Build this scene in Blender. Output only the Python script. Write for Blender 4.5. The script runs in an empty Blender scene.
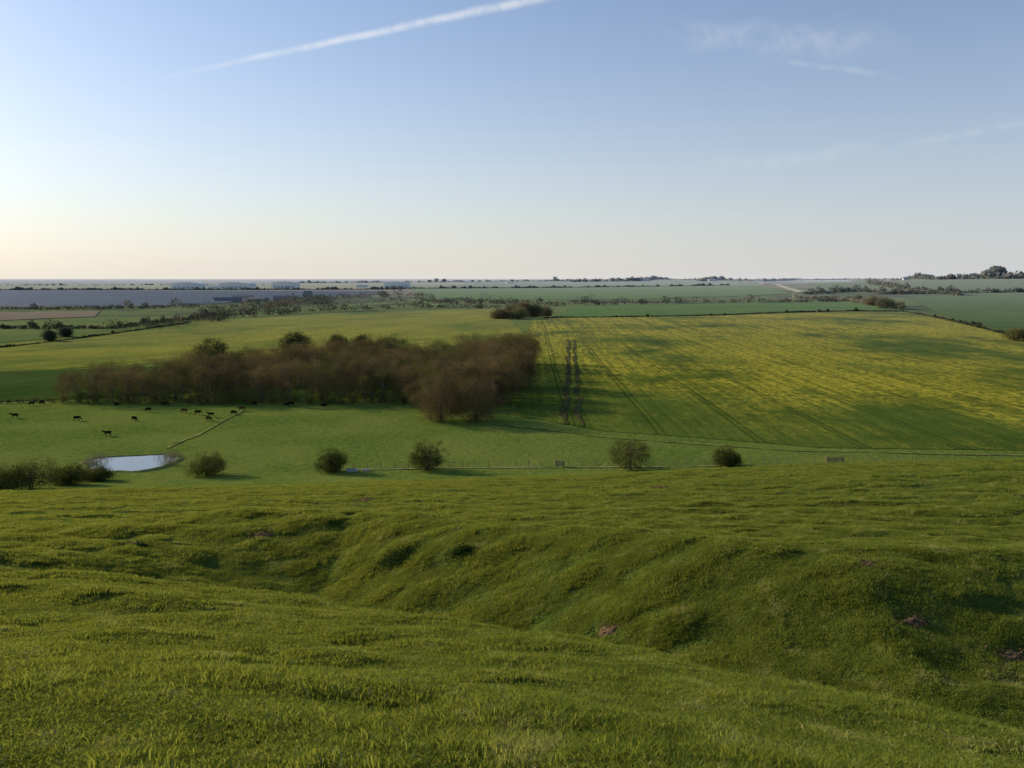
import bpy, math, random
import numpy as np
from mathutils import Vector
rng=np.random.default_rng(7); random.seed(7)
scene=bpy.context.scene
COL=scene.collection
# ------------------------------------------------------------------ camera survey
F=804.0; PITCH=math.atan(106/804.0); CAMZ=42.0
def ray(px,py):
    cp,sp=math.cos(PITCH),math.sin(PITCH)
    a=(px-512)/F; b=(384-py)/F
    v=np.array([a, cp+b*sp, -sp+b*cp]); return v/np.linalg.norm(v)
# ------------------------------------------------------------------ numpy noise
def _h(ix,iy,s):
    n=(ix*374761393+iy*668265263+s*1442695041)&0xffffffff
    n=((n^(n>>13))*1274126177)&0xffffffff
    return ((n^(n>>16))&0xffff)/32767.5-1.0
def vn(x,y,s=0):
    x=np.asarray(x,float); y=np.asarray(y,float)
    ix=np.floor(x).astype(np.int64); iy=np.floor(y).astype(np.int64)
    fx=x-ix; fy=y-iy
    fx=fx*fx*fx*(fx*(fx*6-15)+10); fy=fy*fy*fy*(fy*(fy*6-15)+10)
    a=_h(ix,iy,s); b=_h(ix+1,iy,s); c=_h(ix,iy+1,s); d=_h(ix+1,iy+1,s)
    return (a*(1-fx)+b*fx)*(1-fy)+(c*(1-fx)+d*fx)*fy
def fbm(x,y,s=0,o=3):
    t=0;a=1;n=0
    for k in range(o):
        t=t+a*vn(np.asarray(x)*2**k+k*17.3,np.asarray(y)*2**k-k*9.1,s+k); n+=a; a*=.5
    return t/n
def sst(a,b,x):
    t=np.clip((x-a)/(b-a),0,1); return t*t*(3-2*t)
# ------------------------------------------------------------------ terrain height
_tx=np.linspace(-40,260,3001)
_td=np.interp(_tx,[-40,-8,0,5,10,20,35,60,78,110,140,160,172,260],[1.2,1.45,1.75,3.2,5.0,7.9,11.4,16.0,19.6,28.6,36.8,41.0,42,42])
_k=np.exp(-np.linspace(-2.5,2.5,61)**2); _k/=_k.sum()
_td=np.convolve(np.pad(_td,30,mode='edge'),_k,mode='valid')
def height(x,y):
    x=np.asarray(x,float); y=np.asarray(y,float)
    hillm=1-sst(150,172,y)
    s=y+hillm*sst(20,60,y)*2.5*vn(x/35,y/60,3)
    z=CAMZ-np.interp(s,_tx,_td)
    z=z+0.026*np.clip(x,-90,90)*sst(10,60,y)*(1-sst(95,160,y))
    z=z-0.04*np.clip(x,-25,25)*(1-sst(12,40,y))*sst(0,6,y)
    # hollow (old quarry) with a bank on its far side
    yf=np.clip(19-0.85*(x-2),13,27)+0.7*vn(x/6,0.3,77); A=2.55*sst(-30,0,x)*(1-sst(14,48,x))
    dy=y-yf; w=np.where(dy<0,5.4,5.4)
    z=z-A*np.exp(-(dy/w)**2)
    z=z+.9*sst(-32,-8,x)*(1-sst(30,50,x))*np.exp(-((dy-10.0)/3.4)**2)
    nm=sst(2,9,np.hypot(x,y))*hillm
    z=z+nm*(0.32*fbm(x/8.5,y/6.0,11)+0.13*vn(x/3.6,y/0.95+0.15*x,21)*(1-sst(50,85,y))*sst(7,16,y)+0.075*vn(x/1.1,y/.7,31)*(1-sst(35,65,y)))
    d=np.hypot(x,y)
    pm=sst(230,420,d)
    z=z+pm*(1.4*vn(x/190,y/190,41)*(1-sst(1500,3000,d))+2.5*vn(x/800,y/800,42)*sst(600,1500,d))
    z=z+54*np.exp(-((x-2300)/1000)**2)*np.exp(-((y-3300)/900)**2)
    z=z+30*np.exp(-((x-900)/1500)**2)*np.exp(-((y-7000)/900)**2)
    return z
def G(px,py,start=172.0):
    r=ray(px,py); hor=math.hypot(r[0],r[1])
    ds=start*1.006**np.arange(0,900); ds=ds[ds<25000]
    X=r[0]/hor*ds; Y=r[1]/hor*ds; Z=CAMZ+r[2]/hor*ds
    g=Z-height(X,Y); i=np.argmax(g<0)
    if g[i]>=0: i=len(ds)-1
    if i==0: i=1
    a,b=ds[i-1],ds[i]
    for _ in range(20):
        m=(a+b)/2
        if CAMZ+r[2]/hor*m-float(height(r[0]/hor*m,r[1]/hor*m))<0: b=m
        else: a=m
    return np.array([r[0]/hor*b,r[1]/hor*b])
def GZ(px,py,start=172.0):
    p=G(px,py,start); return (p[0],p[1],float(height(p[0],p[1])))
# ------------------------------------------------------------------ mesh helpers
def np_mesh(name,V,Fc,mats=(),midx=None,smooth=False):
    V=np.asarray(V,np.float32); Fc=np.asarray(Fc,np.int32); k=Fc.shape[1]
    me=bpy.data.meshes.new(name)
    me.vertices.add(len(V)); me.vertices.foreach_set('co',V.ravel())
    me.loops.add(Fc.size); me.loops.foreach_set('vertex_index',Fc.ravel())
    me.polygons.add(len(Fc)); me.polygons.foreach_set('loop_start',np.arange(len(Fc),dtype=np.int32)*k)
    for m in mats: me.materials.append(m)
    if midx is not None: me.polygons.foreach_set('material_index',np.asarray(midx,np.int32))
    me.update(calc_edges=True)
    me.polygons.foreach_set('use_smooth',np.full(len(Fc),smooth,dtype=bool))
    me.validate(); return me
def add(name,me,parent=None,loc=(0,0,0),rot=(0,0,0),scale=(1,1,1)):
    o=bpy.data.objects.new(name,me); COL.objects.link(o)
    o.location=loc; o.rotation_euler=rot; o.scale=scale
    if parent: o.parent=parent
    return o
class MB:
    def __init__(s): s.V=[];s.F=[];s.M=[];s.n=0
    def put(s,V,Fq,m=0):
        V=np.asarray(V,float); Fq=np.asarray(Fq,int)
        s.V.append(V); s.F.append(Fq+s.n); s.M.append(np.full(len(Fq),m)); s.n+=len(V)
    def box(s,c,d,m=0,rz=0):
        x,y,z=[q/2 for q in d]
        V=np.array([[-x,-y,-z],[x,-y,-z],[x,y,-z],[-x,y,-z],[-x,-y,z],[x,-y,z],[x,y,z],[-x,y,z]])
        if rz:
            cs,sn=math.cos(rz),math.sin(rz); V=V@np.array([[cs,sn,0],[-sn,cs,0],[0,0,1]])
        s.put(V+np.array(c),[[0,3,2,1],[4,5,6,7],[0,1,5,4],[1,2,6,5],[2,3,7,6],[3,0,4,7]],m)
    def tube(s,P,R,n=5,m=0):
        P=np.asarray(P,float); R=np.asarray(R,float); k=len(P)
        T=np.gradient(P,axis=0); T/=np.linalg.norm(T,axis=1)[:,None]+1e-9
        up=np.array([0,0,1.]) if abs(T[0][2])<.9 else np.array([1.,0,0])
        A=np.cross(T,up); A/=np.linalg.norm(A,axis=1)[:,None]+1e-9; B=np.cross(T,A)
        a=np.arange(n)*2*math.pi/n
        V=(P[:,None,:]+R[:,None,None]*(np.cos(a)[None,:,None]*A[:,None,:]+np.sin(a)[None,:,None]*B[:,None,:])).reshape(-1,3)
        Fq=[[i*n+j,i*n+(j+1)%n,(i+1)*n+(j+1)%n,(i+1)*n+j] for i in range(k-1) for j in range(n)]
        s.put(V,Fq,m)
    def leaves(s,C,size,m=0,aspect=1.0,r=rng,up=0.0):
        n=len(C); 
        a=r.normal(size=(n,3)); a[:,2]+=up; a/=np.linalg.norm(a,axis=1)[:,None]
        b=r.normal(size=(n,3)); b-=a*(a*b).sum(1)[:,None]; b/=np.linalg.norm(b,axis=1)[:,None]
        sz=np.asarray(size)*r.uniform(.6,1.4,n); sz=sz[:,None]
        V=np.stack([C-a*sz*.5,C+b*sz*.5*aspect,C+a*sz*.5,C-b*sz*.5*aspect*.9],1).reshape(-1,3)
        s.put(V,np.arange(4*n).reshape(-1,4),m)
    def mesh(s,name,mats,smooth=False):
        return np_mesh(name,np.concatenate(s.V),np.concatenate(s.F),mats,np.concatenate(s.M),smooth)
# ------------------------------------------------------------------ node helpers
def c4(v):
    return (*v,1.0) if isinstance(v,tuple) and len(v)==3 else v
class NT:
    def __init__(s,tree): s.t=tree; s.n=tree.nodes; s.l=tree.links
    def set(s,sock,v):
        if isinstance(v,bpy.types.NodeSocket): s.l.new(v,sock)
        elif v is not None: sock.default_value=v
    def math(s,op,a,b=None,c=None,clamp=False):
        n=s.n.new('ShaderNodeMath'); n.operation=op; n.use_clamp=clamp
        for i,v in enumerate((a,b,c)):
            if v is not None: s.set(n.inputs[i],v)
        return n.outputs[0]
    def vmath(s,op,a,b=None):
        n=s.n.new('ShaderNodeVectorMath'); n.operation=op; s.set(n.inputs[0],a)
        if b is not None:
            s.set(n.inputs[3] if op=='SCALE' else n.inputs[1],b)
        return n.outputs['Value'] if op in('DOT_PRODUCT','LENGTH') else n.outputs[0]
    def mix(s,f,a,b,bt='MIX'):
        n=s.n.new('ShaderNodeMix'); n.data_type='RGBA'; n.blend_type=bt
        s.set(n.inputs[0],f); s.set(n.inputs[6],c4(a)); s.set(n.inputs[7],c4(b)); return n.outputs[2]
    def noise(s,v,scale,detail=2,rough=.55):
        n=s.n.new('ShaderNodeTexNoise'); s.set(n.inputs['Vector'],v); n.inputs['Scale'].default_value=scale
        n.inputs['Detail'].default_value=detail; n.inputs['Roughness'].default_value=rough; return n.outputs[0]
    def mapr(s,v,a,b,c=0.,d=1.):
        n=s.n.new('ShaderNodeMapRange'); n.interpolation_type='SMOOTHSTEP'; s.set(n.inputs[0],v)
        for i,q in enumerate((a,b,c,d)): n.inputs[i+1].default_value=q
        return n.outputs[0]
    def mapping(s,v,scale=(1,1,1),rot=(0,0,0)):
        n=s.n.new('ShaderNodeMapping'); s.set(n.inputs['Vector'],v); n.inputs['Scale'].default_value=scale; n.inputs['Rotation'].default_value=rot; return n.outputs[0]
    def pos(s): return s.n.new('ShaderNodeNewGeometry').outputs['Position']
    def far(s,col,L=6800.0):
        # distance haze painted into the base colour, paler and bluer further out
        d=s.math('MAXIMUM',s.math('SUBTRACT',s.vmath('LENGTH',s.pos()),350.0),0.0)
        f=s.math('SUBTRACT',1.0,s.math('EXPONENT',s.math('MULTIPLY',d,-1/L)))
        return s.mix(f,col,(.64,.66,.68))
def newmat(name):
    m=bpy.data.materials.new(name); m.use_nodes=True; t=NT(m.node_tree); b=m.node_tree.nodes['Principled BSDF']
    b.inputs['Specular IOR Level'].default_value=.15; b.inputs['Roughness'].default_value=.8
    return m,t,b
def matte(m,t,b,col,normal=None):
    d=t.n.new('ShaderNodeBsdfDiffuse'); t.set(d.inputs[0],col)
    if normal is not None: t.l.new(normal,d.inputs['Normal'])
    t.l.new(d.outputs[0],t.n['Material Output'].inputs[0]); t.n.remove(b)
def plain(name,col,rough=.7,var=.25,scale=2.0,metal=0):
    m,t,b=newmat(name); n=t.noise(t.pos(),scale,2)
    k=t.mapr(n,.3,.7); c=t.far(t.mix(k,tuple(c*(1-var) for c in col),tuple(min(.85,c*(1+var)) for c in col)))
    if rough>=.85: matte(m,t,b,c); return m
    t.set(b.inputs['Base Color'],c)
    b.inputs['Roughness'].default_value=rough; b.inputs['Metallic'].default_value=metal; return m
def foliage(name,c1,c2,scale=.6,trans=.35):
    m,t,b=newmat(name)
    oi=t.n.new('ShaderNodeObjectInfo').outputs['Random']
    n=t.noise(t.pos(),scale,1,.7); k=t.mapr(n,.32,.68)
    k=t.math('ADD',t.math('MULTIPLY',k,.45),t.math('MULTIPLY',oi,.55))
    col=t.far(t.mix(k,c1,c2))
    df=t.n.new('ShaderNodeBsdfDiffuse'); t.set(df.inputs[0],col); t.n.remove(b)
    tr=t.n.new('ShaderNodeBsdfTranslucent'); t.set(tr.inputs[0],col)
    mx=t.n.new('ShaderNodeMixShader'); mx.inputs[0].default_value=trans
    t.l.new(df.outputs[0],mx.inputs[1]); t.l.new(tr.outputs[0],mx.inputs[2])
    t.l.new(mx.outputs[0],t.n['Material Output'].inputs[0]); return m
# ------------------------------------------------------------------ ground material
def ground_material():
    m,t,b=newmat('ground_grass'); P=t.pos()
    d=t.vmath('LENGTH',P)
    big=t.mapr(t.noise(P,.035,3,.6),.35,.65)
    mid=t.mapr(t.noise(t.mapping(P,(1,1.6,1)),.5,4,.65),.3,.7)
    c=t.mix(mid,(.080,.130,.024),(.155,.210,.040))
    c=t.mix(t.math('MULTIPLY',big,.55),c,(.205,.235,.052))
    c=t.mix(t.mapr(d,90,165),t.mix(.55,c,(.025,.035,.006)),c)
    vo=t.n.new('ShaderNodeTexVoronoi'); vo.feature='F1'; vo.distance='CHEBYCHEV'
    t.set(vo.inputs['Vector'],t.mapping(P,(1,.6,0),(0,0,.35))); vo.inputs['Scale'].default_value=.0028
    sep=t.n.new('ShaderNodeSeparateColor'); t.l.new(vo.outputs['Color'],sep.inputs[0])
    fc=t.mix(sep.outputs[0],(.05,.09,.02),(.14,.19,.04))
    fc=t.mix(t.mapr(sep.outputs[1],.75,.9),fc,(.20,.16,.10))
    fc=t.mix(t.mapr(t.noise(P,.004,4,.7),.52,.6),fc,(.025,.04,.018))
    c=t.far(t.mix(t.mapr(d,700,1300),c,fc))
    bp=t.n.new('ShaderNodeBump'); bp.inputs['Strength'].default_value=1; bp.inputs['Distance'].default_value=.48
    t.set(bp.inputs['Height'],t.noise(t.mapping(P,(1,1.5,1)),.6,4,.72))
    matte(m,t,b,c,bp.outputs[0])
    return m
def field_mat(name,c1,c2,scale=.02,fine=1.2,rowang=0.0,rowsp=24.0,row=0.5,rowc=(.02,.03,.012),yellow=0.0,ycol=(.50,.43,.05),bump=.28):
    m,t,b=newmat(name); P=t.pos()
    k=t.mapr(t.noise(P,scale,4,.62),.34,.66); c=t.mix(k,c1,c2)
    R=t.mapping(P,(1,1,1),(0,0,rowang))
    str_=t.mapr(t.noise(t.mapping(R,(1.2,.03,1)),.35,2),.35,.65)
    c=t.mix(t.math('MULTIPLY',str_,.3),c,tuple(q*.6 for q in c1))
    if yellow>0:
        patch=t.mapr(t.noise(t.mapping(R,(1.0,.7,1)),.010,5,.75),.36,.57)
        speck=t.mapr(t.noise(t.mapping(R,(1,.5,1)),.42,5,.8),.36,.60)
        f=t.math('MULTIPLY',t.math('MULTIPLY',patch,speck),t.math('MULTIPLY',t.math('ADD',t.math('MULTIPLY',str_,-.5),1.0),yellow))
        if yellow>1.0:
            sp=t.n.new('ShaderNodeSeparateXYZ'); t.l.new(P,sp.inputs[0])
            g=t.mapr(t.math('ADD',sp.outputs[1],t.math('MULTIPLY',sp.outputs[0],1.1)),270,420,.16,1)
            f=t.math('MULTIPLY',f,g)
        c=t.mix(t.math('MINIMUM',f,1.0),c,ycol)
    if row>0:
        sp=t.n.new('ShaderNodeSeparateXYZ'); t.l.new(R,sp.inputs[0])
        wob=t.math('MULTIPLY',t.math('SUBTRACT',t.noise(P,.02,1),.5),1.5)
        u=t.math('FRACT',t.math('DIVIDE',t.math('ADD',sp.outputs[0],wob),rowsp))
        q=t.math('MULTIPLY',t.math('ABSOLUTE',t.math('SUBTRACT',u,.5)),rowsp)
        e=t.math('ABSOLUTE',t.math('SUBTRACT',q,.95))
        ln=t.mapr(e,.2,.5,1,0)
        c=t.mix(t.math('MULTIPLY',ln,row),c,rowc)
    fn=t.mapr(t.noise(P,fine,3,.7),.3,.7); c=t.mix(t.math('MULTIPLY',fn,.35),c,tuple(q*.5 for q in c1))
    bp=t.n.new('ShaderNodeBump'); bp.inputs['Strength'].default_value=1; bp.inputs['Distance'].default_value=bump
    t.set(bp.inputs['Height'],t.noise(P,.9,4,.75))
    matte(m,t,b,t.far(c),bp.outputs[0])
    return m
# ------------------------------------------------------------------ terrain mesh
M_ground=ground_material()
def terrain():
    fr=np.radians(np.arange(-48,48.001,.25)); bk=np.radians(np.arange(51,309.1,3.0))
    th=np.concatenate([fr,bk]); nt=len(th)
    r=.7*1.012**np.arange(0,900); r=r[r<40000]; nr=len(r)
    X=(r[:,None]*np.sin(th)).ravel(); Y=(r[:,None]*np.cos(th)).ravel()
    V=np.stack([X,Y,height(X,Y)],1)
    i=np.arange(nr-1)[:,None]; j=np.arange(nt)[None,:]; j2=(j+1)%nt
    Fq=np.stack([i*nt+j,i*nt+j2,(i+1)*nt+j2,(i+1)*nt+j],-1).reshape(-1,4)[:,::-1]
    V=np.concatenate([V,[[0,0,float(height(0,0))]]]); c=len(V)-1
    cap=np.array([[c,(k+2)%nt,(k+1)%nt,k] for k in range(0,nt-1,2)])
    Fq=np.concatenate([Fq,cap])
    add('ground_terrain',np_mesh('ground_terrain',V,Fq,[M_ground],smooth=True))
terrain()
# ------------------------------------------------------------------ draped sheets
def resample(P,n):
    P=np.asarray(P,float); u=np.linspace(0,len(P)-1,n)
    return np.stack([np.interp(u,np.arange(len(P)),P[:,k]) for k in range(2)],1)
def sheet(name,top,bot,mat,lift=.05,nu=40,nv=30):
    T=np.array([G(*p) for p in top]); B=np.array([G(*p) for p in bot])
    T=resample(T,nu); B=resample(B,nu); s=np.linspace(0,1,nv)[:,None,None]
    Q=(B[None]*(1-s)+T[None]*s).reshape(-1,2)
    d=np.hypot(Q[:,0],Q[:,1])
    Z=height(Q[:,0],Q[:,1])+lift+lift*d*.006
    i=np.arange(nv-1)[:,None]; j=np.arange(nu-1)[None,:]
    Fq=np.stack([i*nu+j,i*nu+j+1,(i+1)*nu+j+1,(i+1)*nu+j],-1).reshape(-1,4)
    return add(name,np_mesh(name,np.column_stack([Q,Z]),Fq,[mat],smooth=True))
def strip(name,pts,width,mat,lift=.1,step=4.0,wob=.3):
    P=np.array([G(*p) for p in pts])
    L=np.concatenate([[0],np.cumsum(np.linalg.norm(np.diff(P,axis=0),axis=1))])
    n=max(3,int(L[-1]/step)); u=np.linspace(0,L[-1],n)
    Q=np.stack([np.interp(u,L,P[:,k]) for k in range(2)],1)
    Q+=np.stack([vn(u/25,u*0+5,60),vn(u/25,u*0+9,61)],1)*wob
    T=np.gradient(Q,axis=0); T/=np.linalg.norm(T,axis=1)[:,None]; N=np.stack([-T[:,1],T[:,0]],1)
    w=width*.5*(1+.8*vn(u/6,u*0,62))[:,None]
    cols=[Q-N*w*k for k in (-1,0,1)]; V=np.stack(cols,1).reshape(-1,2)
    d=np.hypot(V[:,0],V[:,1]); Z=height(V[:,0],V[:,1])+lift+d*.0004
    Fq=np.array([[a*3+k,a*3+k+1,(a+1)*3+k+1,(a+1)*3+k] for a in range(n-1) for k in range(2)])
    return add(name,np_mesh(name,np.column_stack([V,Z]),Fq,[mat]))
M_rape=field_mat('oilseed_rape_crop',(.062,.108,.020),(.115,.165,.030),.02,1.0,.022,24,.55,(.028,.05,.012),yellow=1.35)
M_rape2=field_mat('rape_crop_far',(.13,.18,.03),(.22,.24,.045),.015,.7,.5,28,.4,(.06,.09,.02),yellow=.75)
M_dark=field_mat('dark_green_crop',(.05,.095,.02),(.08,.125,.03),.02,1.0,.3,24,.3)
M_meadow=field_mat('meadow',(.12,.18,.034),(.18,.23,.05),.015,.8,0,24,0)
M_bright=field_mat('young_wheat',(.08,.18,.03),(.12,.235,.04),.01,.5,.022,24,.5,(.04,.10,.018))
M_bright2=field_mat('young_barley',(.07,.145,.03),(.11,.185,.04),.01,.5,-.6,28,.5,(.04,.08,.018))
M_plough=field_mat('ploughed_soil',(.22,.18,.10),(.28,.22,.13),.01,.5,0,24,0)
M_pale=field_mat('pale_pasture',(.24,.26,.07),(.32,.30,.11),.01,.5,0,24,0)
M_chalk=plain('chalk_track',(.52,.46,.34),.9,.15,.8)
M_path=plain('worn_chalk_path',(.28,.27,.13),.9,.3,.8)
M_worn=plain('worn_grass',(.17,.19,.05),.9,.35,.3)
M_rut=field_mat('bare_rut',(.075,.080,.028),(.125,.115,.045),.2,1.5,0,24,0)
sheet('oilseed_rape_field',[(533,319),(905,312),(965,325),(1030,341),(1180,372)],[(507,414),(600,431),(700,438),(820,448),(1350,454)],M_rape,.05,120,90)
sheet('yellowing_field',[(-90,352),(0,345),(190,322),(330,314),(497,309)],[(-90,380),(0,372),(120,366),(300,354),(532,340)],M_rape2,.05,80,50)
sheet('dark_crop_field',[(-150,384),(0,373),(120,368),(200,366)],[(-150,408),(0,402),(62,400),(200,392)],M_dark,.08,40,20)
sheet('meadow',[(-90,328),(60,321),(190,316)],[(-90,350),(60,338),(190,323)],M_meadow,.05,30,20)
sheet('ploughed_field',[(-90,313),(30,312.5),(100,311)],[(-90,324),(20,320),(95,317)],M_plough,.08,30,14)
sheet('pale_pasture',[(-90,284.5),(200,284),(480,283)],[(-90,290),(200,290),(400,289)],M_pale,.05,30,20)
sheet('wheat_field',[(405,284.5),(560,282.5),(738,281.5)],[(425,300),(600,300),(790,294)],M_bright,.05,60,50)
sheet('barley_field',[(575,306),(720,303),(868,301)],[(552,317),(720,314.5),(900,310)],M_bright,.05,50,24)
sheet('green_field',[(905,297),(980,294),(1150,293)],[(960,321),(1020,334),(1190,364)],M_bright2,.05,40,30)
sheet('hill_pasture',[(800,282),(900,278),(1120,277)],[(830,294),(900,294),(1120,290)],M_bright2,.05,40,30)
strip('chalk_track',[(728,280.8),(760,283),(785,288),(804,293)],26,M_chalk,.8,12)
strip('chalk_path',[(335,471),(430,468.5),(520,467.5),(610,467),(720,466)],.6,M_path,.06,2)
strip('tractor_track',[(568,340),(568,380),(564,425)],1.7,M_rut,.2,3,wob=.8)
strip('tractor_track',[(573,340),(577,380),(580,427)],1.4,M_rut,.2,3,wob=.8)
strip('cattle_track',[(165,450),(187,437),(215,422),(243,410)],1.0,M_worn,.06,3,wob=2.2)
strip('field_margin_grass',[(490,424),(600,437),(700,444),(800,451),(1200,459)],.9,M_worn,.07,3,wob=.6)
# ------------------------------------------------------------------ instancer
def instancer(name,parent,pts,rot,scl,var,sources):
    me=bpy.data.meshes.new(name); n=len(pts)
    me.vertices.add(n); me.vertices.foreach_set('co',np.asarray(pts,np.float32).ravel())
    for nm,tp,arr,key in(('irot','FLOAT_VECTOR',rot,'vector'),('iscl','FLOAT_VECTOR',scl,'vector'),('ivar','INT',var,'value')):
        a=me.attributes.new(nm,tp,'POINT'); a.data.foreach_set(key,np.asarray(arr,np.int32 if tp=='INT' else np.float32).ravel())
    me.update()
    o=add(name,me,parent)
    g=bpy.data.node_groups.new(name+'_gn','GeometryNodeTree')
    g.interface.new_socket('Geometry',in_out='INPUT',socket_type='NodeSocketGeometry')
    g.interface.new_socket('Geometry',in_out='OUTPUT',socket_type='NodeSocketGeometry')
    gi=g.nodes.new('NodeGroupInput'); go=g.nodes.new('NodeGroupOutput')
    def attr(nm,tp):
        a=g.nodes.new('GeometryNodeInputNamedAttribute'); a.data_type=tp; a.inputs[0].default_value=nm
        return [q for q in a.outputs if q.enabled and q.name=='Attribute'][0]
    ar=attr('irot','FLOAT_VECTOR'); asc=attr('iscl','FLOAT_VECTOR'); av=attr('ivar','INT')
    j=g.nodes.new('GeometryNodeJoinGeometry')
    for k,s in enumerate(sources):
        oi=g.nodes.new('GeometryNodeObjectInfo'); oi.transform_space='ORIGINAL'; oi.inputs[0].default_value=s
        oi.inputs['As Instance'].default_value=True
        c=g.nodes.new('FunctionNodeCompare'); c.data_type='INT'; c.operation='EQUAL'
        en=[q for q in c.inputs if q.enabled]; g.links.new(av,en[0]); en[1].default_value=k
        ip=g.nodes.new('GeometryNodeInstanceOnPoints')
        g.links.new(gi.outputs[0],ip.inputs['Points']); g.links.new(c.outputs[0],ip.inputs['Selection'])
        g.links.new(oi.outputs['Geometry'],ip.inputs['Instance']); g.links.new(ar,ip.inputs['Rotation']); g.links.new(asc,ip.inputs['Scale'])
        g.links.new(ip.outputs[0],j.inputs[0])
    g.links.new(j.outputs[0],go.inputs[0])
    md=o.modifiers.new('scatter','NODES'); md.node_group=g
    return o
def empty(name,loc=(0,0,0)):
    o=bpy.data.objects.new(name,None); COL.objects.link(o); o.location=loc; o.empty_display_size=.5; return o
# ------------------------------------------------------------------ grass
def grass_mat(name,c1,c2,dry):
    m,t,b=newmat(name); P=t.pos(); t.n.remove(b)
    oi=t.n.new('ShaderNodeObjectInfo').outputs['Random']
    nz=t.noise(P,1.1,3,.7)
    k=t.math('ADD',t.math('MULTIPLY',t.mapr(nz,.32,.68),.7),t.math('MULTIPLY',oi,.3))
    c=t.mix(k,c1,c2)
    c=t.mix(t.mapr(nz,.56,.70,0,.7),c,dry)
    df=t.n.new('ShaderNodeBsdfDiffuse'); t.set(df.inputs[0],c)
    tr=t.n.new('ShaderNodeBsdfTranslucent'); t.set(tr.inputs[0],t.mix(.6,c,(.44,.45,.055)))
    mx=t.n.new('ShaderNodeMixShader'); mx.inputs[0].default_value=.42
    t.l.new(df.outputs[0],mx.inputs[1]); t.l.new(tr.outputs[0],mx.inputs[2]); t.l.new(mx.outputs[0],t.n['Material Output'].inputs[0])
    return m
M_grass=grass_mat('grass_blades',(.080,.130,.022),(.225,.285,.050),(.42,.40,.16))
M_straw=plain('dry_straw',(.40,.34,.17),.7,.2,8)
def tuft(name,n,rad,hmin,hmax,seed,straw=.03,wid=.0045,clumps=14):
    r=np.random.default_rng(seed)
    ca=r.uniform(0,2*math.pi,clumps); cr=rad*.85*np.sqrt(r.uniform(0,1,clumps)); ch=r.uniform(.6,1.6,clumps)
    ci=r.integers(0,clumps,n); loose=r.uniform(size=n)<.42
    a=r.uniform(0,2*math.pi,n); q=rad*np.sqrt(r.uniform(0,1,n))
    ox=r.normal(0,.05,n); oy=r.normal(0,.05,n)
    bx=np.where(loose,q*np.cos(a),cr[ci]*np.cos(ca[ci])+ox); by=np.where(loose,q*np.sin(a),cr[ci]*np.sin(ca[ci])+oy)
    h=r.uniform(hmin,hmax,n)*np.where(loose,.65,ch[ci])
    la=np.where(loose,r.uniform(0,6.28,n),np.arctan2(oy,ox)+r.normal(0,.6,n)); lean=r.uniform(.25,1.15,n)*h
    dx=np.cos(la)*lean; dy=np.sin(la)*lean
    fa=r.uniform(0,math.pi,n); w=wid*r.uniform(.7,1.5,n); wx=np.cos(fa)*w; wy=np.sin(fa)*w
    z0=np.zeros(n)-.03
    p=[np.stack([bx-wx,by-wy,z0],1),np.stack([bx+wx,by+wy,z0],1),
       np.stack([bx+dx*.35+wx*.8,by+dy*.35+wy*.8,h*.6],1),np.stack([bx+dx*.35-wx*.8,by+dy*.35-wy*.8,h*.6],1),
       np.stack([bx+dx+wx*.15,by+dy+wy*.15,h*.85],1),np.stack([bx+dx-wx*.15,by+dy-wy*.15,h*.85],1)]
    V=np.stack(p,1).reshape(-1,3); b=np.arange(n)[:,None]*6
    Fq=np.concatenate([b+np.array([[0,1,2,3]]),b+np.array([[3,2,4,5]])])
    mi=(r.uniform(size=n)<straw).astype(int); mi=np.concatenate([mi,mi])
    return np_mesh(name,V,Fq,[M_grass,M_straw],mi)
patches=[(915,622),(1013,656),(865,565),(365,500),(660,487),(135,545),(262,535),(608,630)]
PW=[G(px,py,3.0) for px,py in patches]
def grass():
    root=empty('hillside_grass')
    srcs=[]
    specs=[(680,.42,.022,.055),(720,.44,.025,.062),(600,.40,.018,.046),(720,.40,.03,.085),(640,.45,.025,.06)]
    for k,(n,rd,a,b) in enumerate(specs):
        x,y=-2+k*.9,4+k*.3
        srcs.append(add('tuft_%d'%k,tuft('tuft_%d'%k,n,rd,a,b,100+k),root,(x,y,float(height(x,y)))))
    n1,n2,n3=1800,14000,10000
    r1=np.sqrt(rng.uniform(1.2**2,8**2,n1)); r2=rng.uniform(8,100,n2); r3=rng.uniform(8,48,n3)
    r=np.concatenate([r1,r2,r3]); a=np.radians(rng.uniform(-47,47,len(r)))
    x=r*np.sin(a); y=r*np.cos(a)
    cl=fbm(x/1.3,y/.8,71,3); cl2=vn(x/5,y/3,75)
    s=.88+.7*np.clip(cl,-.6,1)+.25*cl2; f=1+np.clip((r-10)/75,0,1)*1.1
    keep=s>.1
    for p in PW:
        R=.010*math.hypot(*p)+.16
        keep&=((x-p[0])/R)**2+((y-p[1])/R)**2>1
    x,y,s,cl,r,f=x[keep],y[keep],s[keep],cl[keep],r[keep],f[keep]; n=len(x)
    z=height(x,y)-.01
    var=np.where(cl>.25,rng.choice([1,3,3,4],n),rng.choice([0,1,2,4,2],n))
    gx=(height(x+.3,y)-height(x-.3,y))/.6; gy=(height(x,y+.3)-height(x,y-.3))/.6
    a=rng.uniform(0,6.28,n)
    lx=gx*np.cos(a)+gy*np.sin(a); ly=-gx*np.sin(a)+gy*np.cos(a)
    rot=np.stack([np.arctan(ly),-np.arctan(lx),a],1)
    scl=np.stack([f,f,np.clip(s,.4,1.9)*f],1)
    instancer('grass_sward',root,np.stack([x,y,z],1),rot,scl,var,srcs)
grass()
M_earth=plain('bare_earth',(.15,.10,.058),.95,.35,6)
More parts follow.
